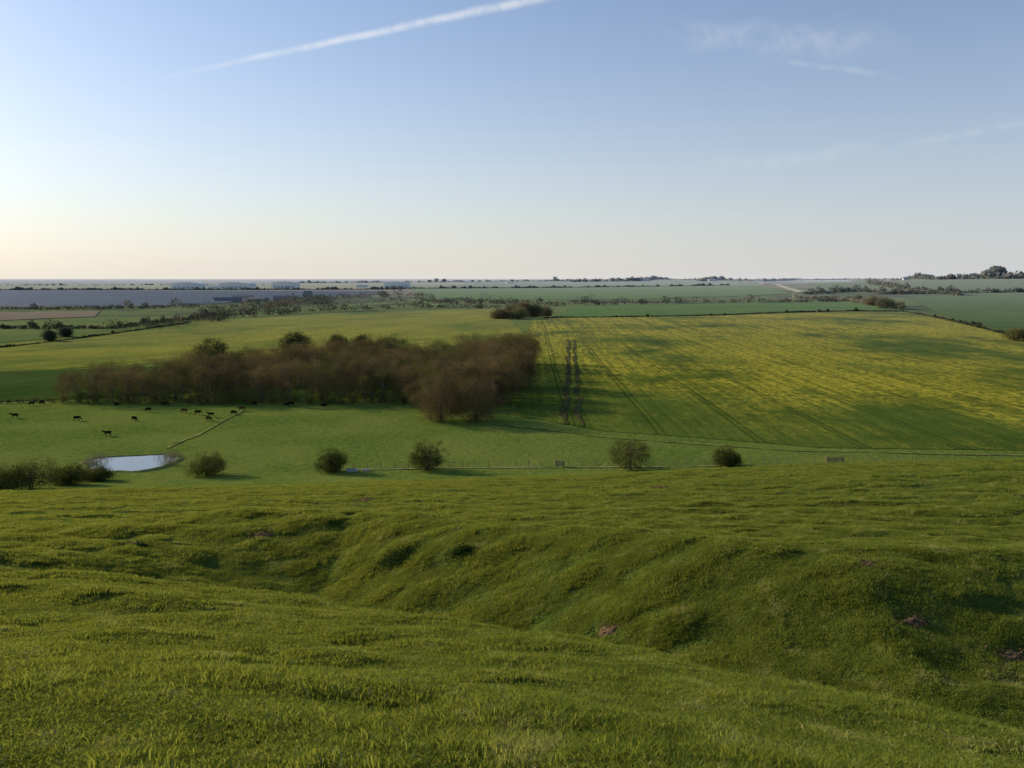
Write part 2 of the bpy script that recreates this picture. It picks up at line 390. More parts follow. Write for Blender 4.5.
def soil(px,py,first=3.0):
    p=G(px,py,first); D=math.hypot(*p); R=.008*D+.05
    n=14; r=rng.uniform(.6,1.3,n); mb=MB(); V=[]
    for k,f in enumerate((1,.8,.5,.2)):
        for j in range(n):
            a=j*2*math.pi/n; rr=R*r[j]*f*(1+.1*rng.normal()); X=p[0]+rr*1.5*math.cos(a); Y=p[1]+rr*math.sin(a)
            V.append((X,Y,float(height(X,Y))+(-.04,.02,.04,.05)[k]*(1+.3*rng.normal())))
    Fq=[[k*n+j,k*n+(j+1)%n,(k+1)*n+(j+1)%n,(k+1)*n+j] for k in range(3) for j in range(n)]
    Fq+=[[3*n+j,3*n+j+1,3*n+(n-2-j),3*n+(n-1-j)] for j in range(0,n//2-1)]
    mb.put(V,Fq,0)
    C=np.array([[p[0]+rng.normal()*R*1.2,p[1]+rng.normal()*R*.8,0] for _ in range(110)])
    C[:,2]=height(C[:,0],C[:,1])+.045; mb.leaves(C,.03+.0012*D,0,.8)
    add('molehill',mb.mesh('molehill',[M_earth],True))
for p in patches: soil(*p)
M_nettle=foliage('nettle_leaves',(.018,.038,.010),(.04,.075,.018),3)
def nettles(px,py,R,h,n=1600):
    p=G(px,py,6); mb=MB()
    q=rng.normal(size=(n,2))*np.array([R*.6,R*.35]); X=p[0]+q[:,0]; Y=p[1]+q[:,1]
    Z=height(X,Y)+rng.uniform(0,1,n)*h*np.exp(-(q[:,0]/R)**2)
    mb.leaves(np.stack([X,Y,Z],1),.07,0,.7); add('nettle_patch',mb.mesh('nettle_patch',[M_nettle]))
nettles(398,560,.8,.25); nettles(462,552,.45,.2,700); nettles(140,547,.4,.12,500)
M_thistle=plain('dead_thistle_stem',(.22,.18,.09),.9,.2,8)
def stalk(px,py,h):
    p=GZ(px,py,5); mb=MB(); P=[(0,0,-.05),(.01,0,h*.5),(.03,.01,h)]
    mb.tube(P,[.007,.006,.004],4,0)
    for k in range(3):
        z=h*(.55+.15*k); a=k*2.1; mb.tube([(.01,0,z),(.05*math.cos(a),.05*math.sin(a),z+.08)],[.004,.003],3,0)
    for c in [(.03,.01,h)]+[(.05*math.cos(k*2.1),.05*math.sin(k*2.1),h*(.55+.15*k)+.08) for k in range(3)]:
        mb.leaves(np.array([c])+rng.normal(size=(14,3))*.012,.03,0,.5)
    add('dead_thistle',mb.mesh('dead_thistle',[M_thistle]),None,p)
for q in [(665,592,.45),(767,546,.45),(955,548,.4),(860,528,.4),(640,512,.4)]: stalk(*q)
# ------------------------------------------------------------------ trees
M_bark=plain('bark',(.17,.14,.10),.9,.3,2)
M_brown=foliage('budding_twigs_brown',(.110,.080,.034),(.235,.178,.074),.2,.3)
M_brown2=foliage('budding_twigs_olive',(.090,.090,.028),(.18,.175,.052),.2,.3)
M_olive=foliage('hawthorn_leaves',(.05,.06,.016),(.12,.13,.03),.5,.35)
M_ivy=foliage('ivy_leaves',(.038,.046,.016),(.085,.092,.028),.4,.25)
M_hedge=foliage('hedge_leaves',(.020,.032,.012),(.055,.07,.022),.05,.25)
M_hbrown=foliage('hedge_twigs',(.07,.055,.028),(.13,.10,.045),.05,.25)
M_bloss=foliage('blossom',(.22,.21,.13),(.48,.45,.33),.05,.25)
def tree_mesh(name,seed,H,R,mat,ntar=70,nl=38,leaf=.34,aspect=.45,trunkfrac=.22,crad=.9,stems=1,tr=.22,core=0,zc=.58,nlob=5,lobk=.3,skirt=1.0):
    r=np.random.default_rng(seed); mb=MB(); T=[]
    dirs=r.normal(size=(ntar,3)); dirs/=np.linalg.norm(dirs,axis=1)[:,None]
    lob=r.normal(size=(nlob,3)); lob/=np.linalg.norm(lob,axis=1)[:,None]
    for d in dirs:
        k=(1.02-lobk)+lobk*max(0,(lob@d).max())**3; q=k*r.uniform(.35,1.0)**.5
        p=np.array([d[0]*R*q,d[1]*R*q,H*zc+d[2]*H*((1-zc) if d[2]>0 else zc)*.95*q])
        if skirt>1: p[2]=H*max(0.02,p[2]/H)**skirt
        if p[2]<H*trunkfrac: p[2]=H*trunkfrac+r.uniform(0,.15)*H
        T.append(p)
    T=np.array(T)
    for s in range(stems):
        off=np.array([r.normal(),r.normal(),0])*(.35*tr*6 if stems>1 else 0)
        top=np.array([r.normal()*R*.15,r.normal()*R*.15,H*.72])+off*1.5
        tp=[off+np.array([0,0,-.3]),off*1.1+np.array([0,0,H*.18]),off*1.3+(top-off)*.5,top]
        mb.tube(tp,[tr*1.25,tr,tr*.65,tr*.2],6,0)
        sel=range(s,ntar,stems)
        limbs=[]
        for i in sel:
            t=T[i]
            if len(limbs)<9 or r.uniform()<.2:
                f=r.uniform(.15,.9); st=np.array(tp[1])*(1-f)+top*f; rr=tr*.42*(1.1-f*.6)
            else:
                L=min(limbs,key=lambda l:np.linalg.norm(l[1]-t)); f=r.uniform(.3,.8); st=L[0]*(1-f)+L[1]*f; rr=tr*.17
            mid=(st+t)/2+r.normal(size=3)*.06*H+np.array([0,0,-.02*H])
            mb.tube([st,mid,t],[rr,rr*.6,rr*.2],3,0); limbs.append((mid,t))
    n=ntar*nl
    C=np.repeat(T,nl,0)+r.normal(size=(n,3))*crad*np.array([1,1,.8])
    C[:,2]=np.abs(C[:,2])+.1
    mb.leaves(C,leaf,1,aspect,r,up=.6)
    if core:
        c=r.normal(size=(core,3)); c/=np.linalg.norm(c,axis=1)[:,None]; c*=(r.uniform(size=core)**.4)[:,None]*.72
        C=np.array([0,0,H*zc*.85])+c*np.array([R,R,H*(1-zc)]); C[:,2]=np.maximum(C[:,2],.2)
        mb.leaves(C,leaf*1.2,1,.7,r)
    return mb.mesh(name,[M_bark,mat])
def in_poly(x,y,P):
    c=False; j=len(P)-1
    for i in range(len(P)):
        if (P[i][1]>y)!=(P[j][1]>y) and x<(P[j][0]-P[i][0])*(y-P[i][1])/(P[j][1]-P[i][1])+P[i][0]: c=not c
        j=i
    return c
def woodland():
    root=empty('woodland')
    V=[tree_mesh('wood_tree',200+k,14,4.3+.8*(k%3),[M_brown,M_brown2,M_brown,M_brown,M_brown2,M_ivy][k],66,52,.34,.28,.14,.66,tr=.17,lobk=.34,zc=.55) for k in range(6)]
    V.append(tree_mesh('understorey_bush',231,4.5,2.6,M_brown2,40,30,.3,.35,.02,.5,3,.08))
    poly=[G(*p) for p in [(56,402.5),(200,403),(400,403),(424,412),(505,409),(522,385),(534,362),(440,365),(300,370),(190,378),(110,386),(70,392)]]
    P=np.array(poly); lo,hi=P.min(0),P.max(0); pts=[]
    for _ in range(30000):
        x,y=rng.uniform(lo[0],hi[0]),rng.uniform(lo[1],hi[1])
        if not in_poly(x,y,poly): continue
        if all((x-a)**2+(y-b)**2>5.0**2 for a,b in pts): pts.append((x,y))
        if len(pts)>400: break
    pts=np.array(pts); n=len(pts)
    xl=G(62,402)[0]
    sc=.60+.32*sst(xl,xl+45,pts[:,0])+.2*sst(-25,5,pts[:,0])+rng.normal(0,.12,n)+.32*vn(pts[:,0]/10,pts[:,1]/10,88)
    sc=np.clip(sc,.42,1.42)
    var=rng.choice([0,1,2,3,4,5],n,p=[.2,.17,.2,.18,.15,.10])
    ub=np.array([G(60+k*6.8+rng.normal()*3,403+rng.normal()*1.0) for k in range(52)])
    allp=np.concatenate([pts,ub]); var=np.concatenate([var,np.full(len(ub),6)]); sc=np.concatenate([sc,rng.uniform(.4,1.0,len(ub))])
    z=height(allp[:,0],allp[:,1])-.1; N=len(allp); nv=len(V)
    srcs=[add('tree_%d'%k,me,root,(allp[k][0],allp[k][1],z[k]),(0,0,k),(.85,)*3) for k,me in enumerate(V)]
    wd=rng.uniform(.95,1.45,N)
    instancer('tree_mass',root,np.column_stack([allp,z])[nv:],np.column_stack([rng.normal(0,.04,(N,2)),rng.uniform(0,6.28,N)])[nv:],np.column_stack([sc*wd,sc*wd,sc])[nv:],var[nv:],srcs)
woodland()
def single(name,px,py,H,R,mat,seed,**kw):
    p=GZ(px,py); me=tree_mesh(name,seed,H,R,mat,**kw); add(name,me,None,(p[0],p[1],p[2]-.05))
big=dict(ntar=200,nl=75,leaf=.34,aspect=.34,trunkfrac=.01,crad=.75,stems=3,tr=.2,zc=.52,core=1500,nlob=9,lobk=.26,skirt=1.45)
single('budding_tree',441,421,14.5,8.5,M_brown,301,**big)
single('budding_tree',474,420,14,8.5,M_brown,302,**big)
single('budding_tree',500,404,17.5,8.5,M_brown,303,**big)
single('budding_tree',518,388,20,8.5,M_brown,304,**big)
single('budding_tree',494,378,20.5,9,M_brown,309,**big)
iv=dict(ntar=100,nl=60,leaf=.5,aspect=.6,trunkfrac=.12,crad=1.0,core=1500)
single('ivy_clad_tree',297,366,18.5,8.5,M_ivy,305,**iv)
single('ivy_clad_tree',214,374,15.5,8.5,M_ivy,306,**iv)
single('ivy_clad_tree',338,364,15.5,6.5,M_ivy,307,**iv)
single('ivy_clad_tree',362,363,15,6.5,M_ivy,308,**iv)
single('ivy_clad_tree',385,363,14,7.5,M_brown2,310,**iv)
hw=dict(ntar=120,nl=60,leaf=.21,aspect=.45,trunkfrac=.02,crad=.45,stems=5,tr=.11,zc=.46,core=2200,nlob=9,lobk=.36,skirt=1.3)
for (x,y,H,R,s) in [(630,469,9.0,6.4,1),(427,470,7.0,5.2,2),(332,472,5.6,4.2,3),(208,475,5.4,5.0,4),(728,466,4.8,4.0,5),(30,489,6,6.2,6),(98,481,3.4,3.4,7),(70,484,4.2,4.3,8),(2,492,5.0,4.8,9)]:
    p=G(x,y,120 if y>474 else 172)
    me=tree_mesh('hawthorn_bush',400+s,H,R,M_olive,**hw); add('hawthorn_bush',me,None,(p[0],p[1],float(height(*p))-.05))
ft=dict(ntar=90,nl=45,leaf=.6,aspect=.5,trunkfrac=.06,crad=1.1,core=900,zc=.5,skirt=1.3)
single('oak_tree',1014,341,11,7.5,M_brown2,501,**ft)
single('oak_tree',1032,342,11,7,M_hedge,502,**ft)
ft2=dict(ft); ft2.update(leaf=1.1,crad=2.0,core=1400)
single('oak_tree',884,309,19,15,M_brown2,505,**ft2)
single('oak_tree',872,306,17,13,M_brown,506,**ft2)
single('oak_tree',858,303,14,12,M_brown2,507,**ft2)
for k,(x,y,H,R) in enumerate([(500,319,11,10),(512,318,15,11),(524,317,19,11),(535,317,15,9),(545,316,10,8),(518,319,12,10)]): single('ash_tree',x,y,H,R,[M_brown,M_brown2][k%2],520+k,**ft2)
single('field_tree',50,341,9,5,M_hedge,503,**ft)
single('field_tree',66,337,8,5,M_hedge,504,**ft)
def hedge(name,pts,h,w,mats,sp=1.0,trees=.12,th=2.2,wig=1.0,gap=0.0):
    P=np.array([G(*p) for p in pts]); L=np.concatenate([[0],np.cumsum(np.linalg.norm(np.diff(P,axis=0),axis=1))])
    D=np.hypot(*P.mean(0)); step=max(2.0,w*.6)*sp; n=int(L[-1]/step); mb=MB()
    if n>1200: step*=n/1200; n=1200
    leaf=max(.35,D/850)
    for u in np.linspace(0,L[-1],n):
        if rng.uniform()<gap: continue
        x=np.interp(u,L,P[:,0])+rng.normal()*w*.2*wig; y=np.interp(u,L,P[:,1])+rng.normal()*w*.2*wig
        hh=h*(.85+.45*float(vn(u/30,1.3,91)))*rng.uniform(.75,1.25); ww=max(w*.6,step*.6)
        tree=rng.uniform()<trees
        if tree: hh*=rng.uniform(.7,1)*th; ww=max(ww,hh*.55)
        k=int(40 if not tree else 80); d=rng.normal(size=(k,3)); d/=np.linalg.norm(d,axis=1)[:,None]; d*=rng.uniform(.4,1,(k,1))
        zb=float(height(x,y)); zc_=.5
        C=np.array([x,y,zb+hh*zc_])+d*np.array([ww,ww,hh*(1-zc_)*1.0])
        m=rng.integers(0,len(mats)); mb.leaves(C,min(leaf*(1.6 if tree else 1.3),hh*.6),m,.8)
        if tree: mb.tube([(x,y,zb-.2),(x+.1,y,zb+hh*.5)],[leaf*.35,leaf*.25],4,len(mats))
    add(name,mb.mesh(name,list(mats)+[M_bark]))
HM=[M_hedge,M_hedge,M_hbrown]
hedge('hedgerow',[(-80,333),(0,329),(110,329),(215,318)],4,4,HM,trees=.15)
hedge('hedgerow',[(108,331),(150,328),(225,320)],8,12,HM,trees=.4,th=1.4)
hedge('hedgerow',[(195,319),(300,313),(410,308),(500,309)],9,12,HM,trees=.35,th=1.5)
hedge('hedgerow',[(200,311),(300,306),(420,303),(520,306)],12,22,HM,trees=.35,th=1.4)
hedge('hedgerow',[(290,303),(370,298),(430,297)],14,26,HM,trees=.35,th=1.4)
hedge('hedgerow',[(210,316),(270,309),(330,303)],11,20,HM,trees=.35,th=1.4)
hedge('hedgerow',[(425,302),(560,306),(650,304),(760,303),(865,301)],10,14,HM,trees=.2,th=1.5)
hedge('hedgerow',[(545,318.5),(700,316),(905,311.5)],1.8,2.4,HM,trees=.02)
hedge('hedgerow',[(905,312),(960,323),(1030,340),(1100,355)],1.8,2.2,HM,trees=.05)
hedge('blossoming_hedge',[(795,298),(830,300),(868,304),(900,309.5)],9,12,[M_bloss,M_hbrown,M_brown2,M_bloss],trees=.35,th=1.4)
hedge('hedgerow',[(0,348),(60,341),(190,323)],1.6,2,HM,trees=.02)
hedge('hedgerow',[(-80,310.5),(100,309.5),(200,307)],6,8,HM,trees=.15)
hedge('hedgerow',[(-80,290.5),(180,290),(400,289.5)],6,8,HM,trees=.15)
hedge('hedgerow',[(880,294.5),(960,293),(1120,291)],10,16,HM,trees=.3)
hedge('hedgerow',[(870,284),(905,290),(960,296)],10,14,HM,trees=.2)
hedge('hedgerow',[(804,294.5),(850,292),(900,294)],10,14,HM,trees=.3)
hedge('hedgerow',[(0,403.5),(30,402.5),(62,401)],1.5,2,HM,trees=.02)
hedge('hedgerow',[(390,289),(560,288),(730,285.5)],6,8,HM,trees=.15)
hedge('distant_tree_line',[(570,282),(640,281),(720,280)],22,40,[M_hedge],trees=.35,th=1.5)
hedge('distant_tree_line',[(700,281),(800,280),(880,279.5)],22,40,[M_hedge],trees=.35,th=1.5)
hedge('distant_tree_line',[(300,283),(450,282),(570,281)],14,30,[M_hedge],trees=.1,gap=.2)
hedge('distant_tree_line',[(850,281),(930,279.5),(1000,279),(1110,278)],20,30,[M_hedge],trees=.45,th=1.5)
hedge('distant_tree_line',[(870,279),(940,277.5),(1000,277),(1110,276)],26,40,[M_hedge],trees=.45,th=1.5)
hedge('distant_tree_line',[(-80,286),(100,285.5),(300,285)],7,12,[M_hedge],trees=.1,gap=.4)
# ------------------------------------------------------------------ solar farm
def solar():
    m,t,b=newmat('solar_panel_glass')
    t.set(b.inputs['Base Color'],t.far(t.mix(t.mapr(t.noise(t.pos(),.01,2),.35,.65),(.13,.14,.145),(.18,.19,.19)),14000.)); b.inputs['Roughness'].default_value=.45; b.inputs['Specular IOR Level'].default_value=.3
    fr=plain('panel_frame',(.3,.3,.32),.5,.1,1)
    poly=[G(*p) for p in [(-90,291),(380,292),(370,296),(250,301),(195,306),(-90,309)]]
    P=np.array(poly); mb=MB(); y=P[:,1].min()
    while y<P[:,1].max():
        xs=np.arange(P[:,0].min(),P[:,0].max(),44.0)
        for x in xs:
            if in_poly(x+20,y,poly) and rng.uniform()>.015:
                z=float(height(x+20,y)); 
                V=[(x,y-3,z+.9),(x+42,y-3,z+.9),(x+42,y+3,z+3.2),(x,y+3,z+3.2)]
                V+= [(a,b_+.03,c-.12) for a,b_,c in V]
                mb.put(V,[[0,1,2,3],[7,6,5,4],[0,4,5,1],[1,5,6,2],[2,6,7,3],[3,7,4,0]],0)
                for q in (2,21,40): mb.box((x+q,y+.4,z+1.0),(.2,.2,2.0),1)
        y+=11 if y<1600 else 14
    add('solar_farm',mb.mesh('solar_farm',[m,fr]))
solar()
# ------------------------------------------------------------------ buildings
M_clad=plain('pale_cladding',(.82,.80,.72),.6,.03,.1); M_roofg=plain('pale_roof',(.80,.78,.72),.6,.03,.1)
M_door=plain('dark_door',(.30,.32,.33),.6,.1,.3); M_brick=plain('brick',(.28,.17,.12),.9,.15,1); M_slate=plain('slate',(.12,.12,.12),.9,.15,.5)
M_white=plain('white_render',(.80,.79,.76),.8,.04,.3); M_glass=plain('window_glass',(.05,.06,.07),.15,.1,.5)
def hangar(px,py,W,Dp,H,rz=0):
    p=GZ(px,py); e=empty('aircraft_hangar',p); e.rotation_euler=(0,0,rz)
    a=MB(); a.box((0,0,H*.325),(W,Dp,H*.65)); add('walls',a.mesh('walls',[M_clad]),e)
    n=12; V=[];
    for s in(-1,1):
        for k in range(n+1):
            t=math.pi*k/n; V.append((-math.cos(t)*(W/2+.6),s*(Dp/2+.5),H*.65+.02+max(0,math.sin(t))**.8*H*.35))
    Fq=[[k,k+1,n+2+k,n+1+k] for k in range(n)]+[[k,k+1,n-k-1,n-k] for k in range(n//2)]+[[n+1+k+1,n+1+k,2*n+1-k,2*n-k] for k in range(n//2)]
    r=MB(); r.put(V,Fq); add('curved_roof',r.mesh('roof',[M_roofg]),e)
    d=MB()
    for k in range(6): d.box((-W*.36+k*W*.144,-Dp/2-.1,H*.2),(W*.10,.2,H*.38))
    for k in range(8): d.box((W/2+.1,-Dp*.4+k*Dp*.115,H*.5),(.2,Dp*.07,H*.1))
    add('sliding_doors',d.mesh('doors',[M_door]),e)
def house(name,px,py,W,Dp,H,wall,roof,rz=0,win=3,chim=True):
    p=GZ(px,py); e=empty(name,p); e.rotation_euler=(0,0,rz)
    a=MB(); a.box((0,0,H*.3-.2),(W,Dp,H*.6+.4)); 
    a.put([(-W/2,-Dp/2,H*.6),(-W/2,Dp/2,H*.6),(-W/2,0,H),(-W/2,0,H)],[[0,1,2,3]]); a.put([(W/2,-Dp/2,H*.6),(W/2,Dp/2,H*.6),(W/2,0,H),(W/2,0,H)],[[0,1,2,3]])
    add('walls',a.mesh('walls',[wall]),e)
    r=MB(); r.put([(-W/2-.3,-Dp/2-.4,H*.56),(W/2+.3,-Dp/2-.4,H*.56),(W/2+.3,0,H+.1),(-W/2-.3,0,H+.1),(-W/2-.3,Dp/2+.4,H*.56),(W/2+.3,Dp/2+.4,H*.56)],[[0,1,2,3],[3,2,5,4]])
    add('roof',r.mesh('roof',[roof]),e)
    w=MB()
    for k in range(win): w.box((-W/2+W*(k+.5)/win,-Dp/2-.03,H*.36),(W/win*.4,.08,H*.18))
    w.box((0,-Dp/2-.05,H*.12),(min(3,W*.1),.1,H*.24)); add('windows_and_door',w.mesh('win',[M_glass]),e)
    if chim:
        c=MB(); c.box((W*.3,0,H*1.02),(.9,.9,H*.25)); add('chimney',c.mesh('ch',[wall]),e)
for q in [(189,289.2,112,70,26,.1),(238,289,118,70,26,-.08),(286,288.6,98,70,29,.05),(397,288,110,60,26,.1),(214,288.6,40,40,15,0),(362,287.5,50,30,14,0)]: hangar(*q)
for q in [(228,302.5,46,18,9),(258,301.5,36,16,8),(285,300.5,42,18,9),(308,299.5,15,13,17),(243,299,40,14,8),(322,299.5,30,12,7)]:
    house('farm_barn',q[0],q[1],q[2],q[3],q[4],M_brick if q[0]%2 else M_slate,M_slate,rng.normal()*.15,5,False)
for k,q in enumerate([(585,281,22,14,22),(712,281,70,30,14),(760,281,60,25,12),(800,280.5,90,30,18),(822,280.5,70,30,14),(850,280,110,30,18),(645,281,60,20,12),(905,280,20,10,9),(470,283,90,30,9),(510,283,60,30,9)]):
    house('white_house' if q[2]<30 else 'warehouse',*q,M_white,M_slate if q[2]<30 else M_roofg,rng.normal()*.2,6,q[2]<30)
# ------------------------------------------------------------------ fence
M_wood=plain('weathered_wood',(.20,.165,.11),.85,.25,4); M_wire=plain('galvanised_wire',(.30,.30,.28),.85,.05,3)
def fence(name,pts,sp=3.0,h=1.35,rails=False):
    P=np.array([G(*p) for p in pts]); L=np.concatenate([[0],np.cumsum(np.linalg.norm(np.diff(P,axis=0),axis=1))])
    mb=MB(); Q=[]
    for u in np.arange(0,L[-1],sp):
        x,y=np.interp(u,L,P[:,0]),np.interp(u,L,P[:,1]); z=float(height(x,y)); hh=h*rng.uniform(.88,1.15); Q.append((x,y,z))
        mb.tube([(x,y,z-.3),(x+rng.normal()*.05,y,z+hh)],[.09,.08],5,0)
    Q=np.array(Q)
    for zz in (.35,.7,1.05): mb.tube(Q+np.array([0,-.1,zz]),np.full(len(Q),.05 if rails else .006),4,0 if rails else 1)
    add(name,mb.mesh(name,[M_wood,M_wire]))
fence('post_and_wire_fence',[(340,469),(480,466),(640,465),(740,463.5),(822,462)])
fence('post_and_rail_fence',[(826,462),(850,461.7)],2.2,1.4,True)
fence('post_and_wire_fence',[(852,461.7),(930,460.5),(1180,457)])
fence('post_and_wire_fence',[(-40,403),(62,403.6)],4)
def gate(px,py,W=3.4):
    p=GZ(px,py); e=empty('wooden_field_gate',p); a=MB()
    for s in(-1,1): a.box((s*(W/2+.12),0,.65),(.22,.22,1.5))
    add('gate_posts',a.mesh('posts',[M_wood]),e); b=MB()
    for k in range(5): b.box((0,0,.28+k*.22),(W,.06,.1))
    for s in(-1,0,1): b.box((s*(W/2-.06),-.07,.72),(.1,.06,1.05))
    b.put([(-W/2,-.12,.25),(-W/2+.12,-.12,.25),(W/2,-.12,1.15),(W/2-.12,-.12,1.15)],[[0,1,2,3]])
    add('gate_bars',b.mesh('bars',[M_wood]),e)
gate(835,462.6); gate(560,466.5,1.4)
def trough(px,py,s=1.0,name='water_trough'):
    p=GZ(px,py); e=empty(name,p); m=plain('concrete_trough',(.5,.48,.44),.8,.1,3); a=MB(); L,W,H=2.4*s,.9*s,.65*s
    for sx in(-1,1): a.box((sx*(L/2-.06),0,H/2),(.12,W,H)); a.box((0,sx*(W/2-.06),H/2),(L-.25,.11,H-.01))
    a.box((0,0,.1),(L-.25,W-.24,.1)); add('basin',a.mesh('basin',[m]),e)
    w=MB(); w.box((0,0,H*.8),(L-.26,W-.26,.02)); add('water',w.mesh('w',[M_glass]),e)
trough(352,471.5); trough(366,471,.7)
# ------------------------------------------------------------------ pond
M_water,tw,bw=newmat('pond_water'); bw.inputs['Base Color'].default_value=(.16,.18,.17,1); bw.inputs['Roughness'].default_value=.05; bw.inputs['Specular IOR Level'].default_value=1.0
bpn=tw.n.new('ShaderNodeBump'); bpn.inputs['Strength'].default_value=.15; bpn.inputs['Distance'].default_value=.02; tw.set(bpn.inputs['Height'],tw.noise(tw.pos(),3,3)); tw.l.new(bpn.outputs[0],bw.inputs['Normal'])
M_mud=plain('pond_bank_mud',(.16,.18,.06),.9,.35,1.5)
def pond():
    pp=[G(*p) for p in [(86,465),(93,460),(112,457.5),(140,456.5),(165,455.5),(178,458),(174,463),(163,468),(135,472),(105,472),(90,470)]]
    P=np.array(pp); c=P.mean(0); n=66
    ang=np.linspace(0,len(P),n,endpoint=False); Q=np.stack([np.interp(ang,np.arange(len(P)+1),np.append(P[:,k],P[0,k])) for k in range(2)],1)
    for _ in range(3): Q=(Q+np.roll(Q,1,0)+np.roll(Q,-1,0))/3
    Q+=(Q-c)*(.10*vn(np.arange(n)/3.,np.zeros(n),55))[:,None]
    zg=max(float(height(*q)) for q in Q); zw=zg+.12
    rings=[1.0,.5,.02]; V=np.concatenate([np.column_stack([c+(Q-c)*f,np.full(n,zw)]) for f in rings])
    Fq=np.array([[k*n+j,k*n+(j+1)%n,(k+1)*n+(j+1)%n,(k+1)*n+j] for k in range(2) for j in range(n)])
    add('pond_water',np_mesh('pond_water',V,Fq,[M_water]))
    prof=[(.0,-.05),(.015,.10),(.05,.18),(.09,.12),(.2,-.25)]
    V=np.concatenate([np.column_stack([c+(Q-c)*(1+f),zw+dz+.05*vn(np.arange(n)/2.,np.full(n,f*9),5)]) for f,dz in prof])
    Fq=np.array([[k*n+j,k*n+(j+1)%n,(k+1)*n+(j+1)%n,(k+1)*n+j] for k in range(len(prof)-1) for j in range(n)])
    add('pond_bank',np_mesh('pond_bank',V,Fq,[M_mud],smooth=True))
    mb=MB()
    for (px,py,k,r) in [(92,465,260,1.4),(100,458.5,120,1.5),(172,457.5,260,1.5),(170,465,160,1.0)]:
        g=G(px,py); q=rng.normal(size=(k,2))*r*np.array([1,.6]); 
        for a in q:
            x,y=g+a; h=rng.uniform(.5,1.5); l=rng.normal(size=2)*.15
            mb.put([(x-.03,y,zw-.3),(x+.03,y,zw-.3),(x+l[0]+.01,y+l[1],zw+h),(x+l[0]-.01,y+l[1],zw+h)],[[0,1,2,3]])
    add('pond_reeds',mb.mesh('pond_reeds',[M_straw]))
pond()
# ------------------------------------------------------------------ cattle
def cow_mesh(name,pose,mat):
    V=[];R=[];E=[]
    def v(p,r,par=None):
        V.append(p); R.append(r); i=len(V)-1
        if par is not None: E.append((par,i))
        return i
    dz=-.72 if pose=='lie' else 0
    pel=v((0,0,1.18+dz),(.30,.33)); mid=v((.5,0,1.10+dz),(.36,.42),pel); ch=v((1.0,0,1.12+dz),(.33,.40),mid)
    nb=v((1.3,0,1.24+dz),(.21,.27),ch)
    if pose=='graze': n=[(1.58,0,.92),(1.80,0,.55),(1.92,0,.34),(2.0,0,.12)]
    else: n=[(1.52,0,1.42+dz),(1.74,0,1.56+dz),(1.94,0,1.47+dz),(2.14,0,1.34+dz)]
    a=v(n[0],(.15,.19),nb); b=v(n[1],(.13,.14),a); c=v(n[2],(.09,.11),b); d=v(n[3],(.075,.08),c)
    for s in(-1,1): v((n[1][0]-.03,s*.27,n[1][2]+.02),(.03,.055),b)
    ru=v((-.27,0,1.22+dz),(.23,.26),pel); t1=v((-.45,0,1.15+dz),(.04,.04),ru); t2=v((-.48,.02,max(.5+dz,.1)),(.03,.03),t1); v((-.48,.02,max(.35+dz,.05)),(.05,.05),t2)
    for s in(-1,1):
        if pose=='lie':
            h=v((-.05,s*.3,.36),(.2,.18),pel); k=v((.35,s*.42,.22),(.10,.10),h); q=v((-.05,s*.5,.1),(.06,.06),k); v((.2,s*.52,.06),(.05,.05),q)
            f=v((1.1,s*.25,.28),(.12,.12),ch); k=v((1.42,s*.28,.12),(.07,.07),f); v((1.15,s*.3,.06),(.05,.05),k)
        else:
            st=.1*s
            h=v((-.1,s*.2,.92),(.16,.20),pel); k=v((.07,s*.24,.70),(.10,.12),h); q=v((-.22+st,s*.22,.42),(.06,.065),k); f=v((-.16+st,s*.22,.13),(.042,.045),q); v((-.10+st,s*.22,.03),(.055,.05),f)
            f=v((1.06,s*.2,.82),(.12,.15),ch); k=v((1.08-st,s*.2,.44),(.06,.065),f); q=v((1.04-st,s*.2,.13),(.042,.045),k); v((1.09-st,s*.2,.03),(.055,.05),q)
    me=bpy.data.meshes.new(name); me.from_pydata(V,E,[]); o=add('tmp',me)
    md=o.modifiers.new('s','SKIN'); 
    for i,sv in enumerate(me.skin_vertices[0].data): sv.radius=R[i]; sv.use_root=(i==0)
    ss=o.modifiers.new('ss','SUBSURF'); ss.levels=2; ss.render_levels=2
    dg=bpy.context.evaluated_depsgraph_get(); out=bpy.data.meshes.new_from_object(o.evaluated_get(dg)); out.name=name
    bpy.data.objects.remove(o); out.materials.clear(); out.materials.append(mat)
    for p in out.polygons: p.use_smooth=True
    return out
M_cb=plain('black_hide',(.016,.013,.011),.9,.2,2); M_cr=plain('brown_hide',(.085,.038,.02),.9,.2,2)
M_ct,tc,bc=newmat('dark_patched_hide')
tco=tc.n.new('ShaderNodeTexCoord').outputs['Object']; matte(M_ct,tc,bc,tc.mix(tc.mapr(tc.noise(tco,1.4,1),.56,.60),(.018,.014,.012),(.14,.09,.06)))
cm=[cow_mesh('cow_a','graze',M_cb),cow_mesh('cow_b','stand',M_cb),cow_mesh('cow_c','lie',M_cb),cow_mesh('cow_d','graze',M_cr),cow_mesh('cow_e','stand',M_ct)]
cows=[(30,406,1),(44,405,0),(75,421,0),(110,436,1),(133,421,0),(118,405,2),(163,406,0),(186,413,3),(196,415,0),(207,421,3),(213,417,1),(240,411,3),(256,406,0),(285,407,1),(293,406,0),(322,406,2),(17,418,4),(232,415,0),(150,412,0)]
hd=[.3,2.9,.5,3.4,-.4,2.7,.2,3.0,.6,-.3,3.3,.1,2.8,.4,3.1,.2,3.5,-.2,2.9]
for (x,y,k),a in zip(cows,hd):
    p=GZ(x,y); add('cow',cm[k],None,p,(0,0,a),(.98,)*3)
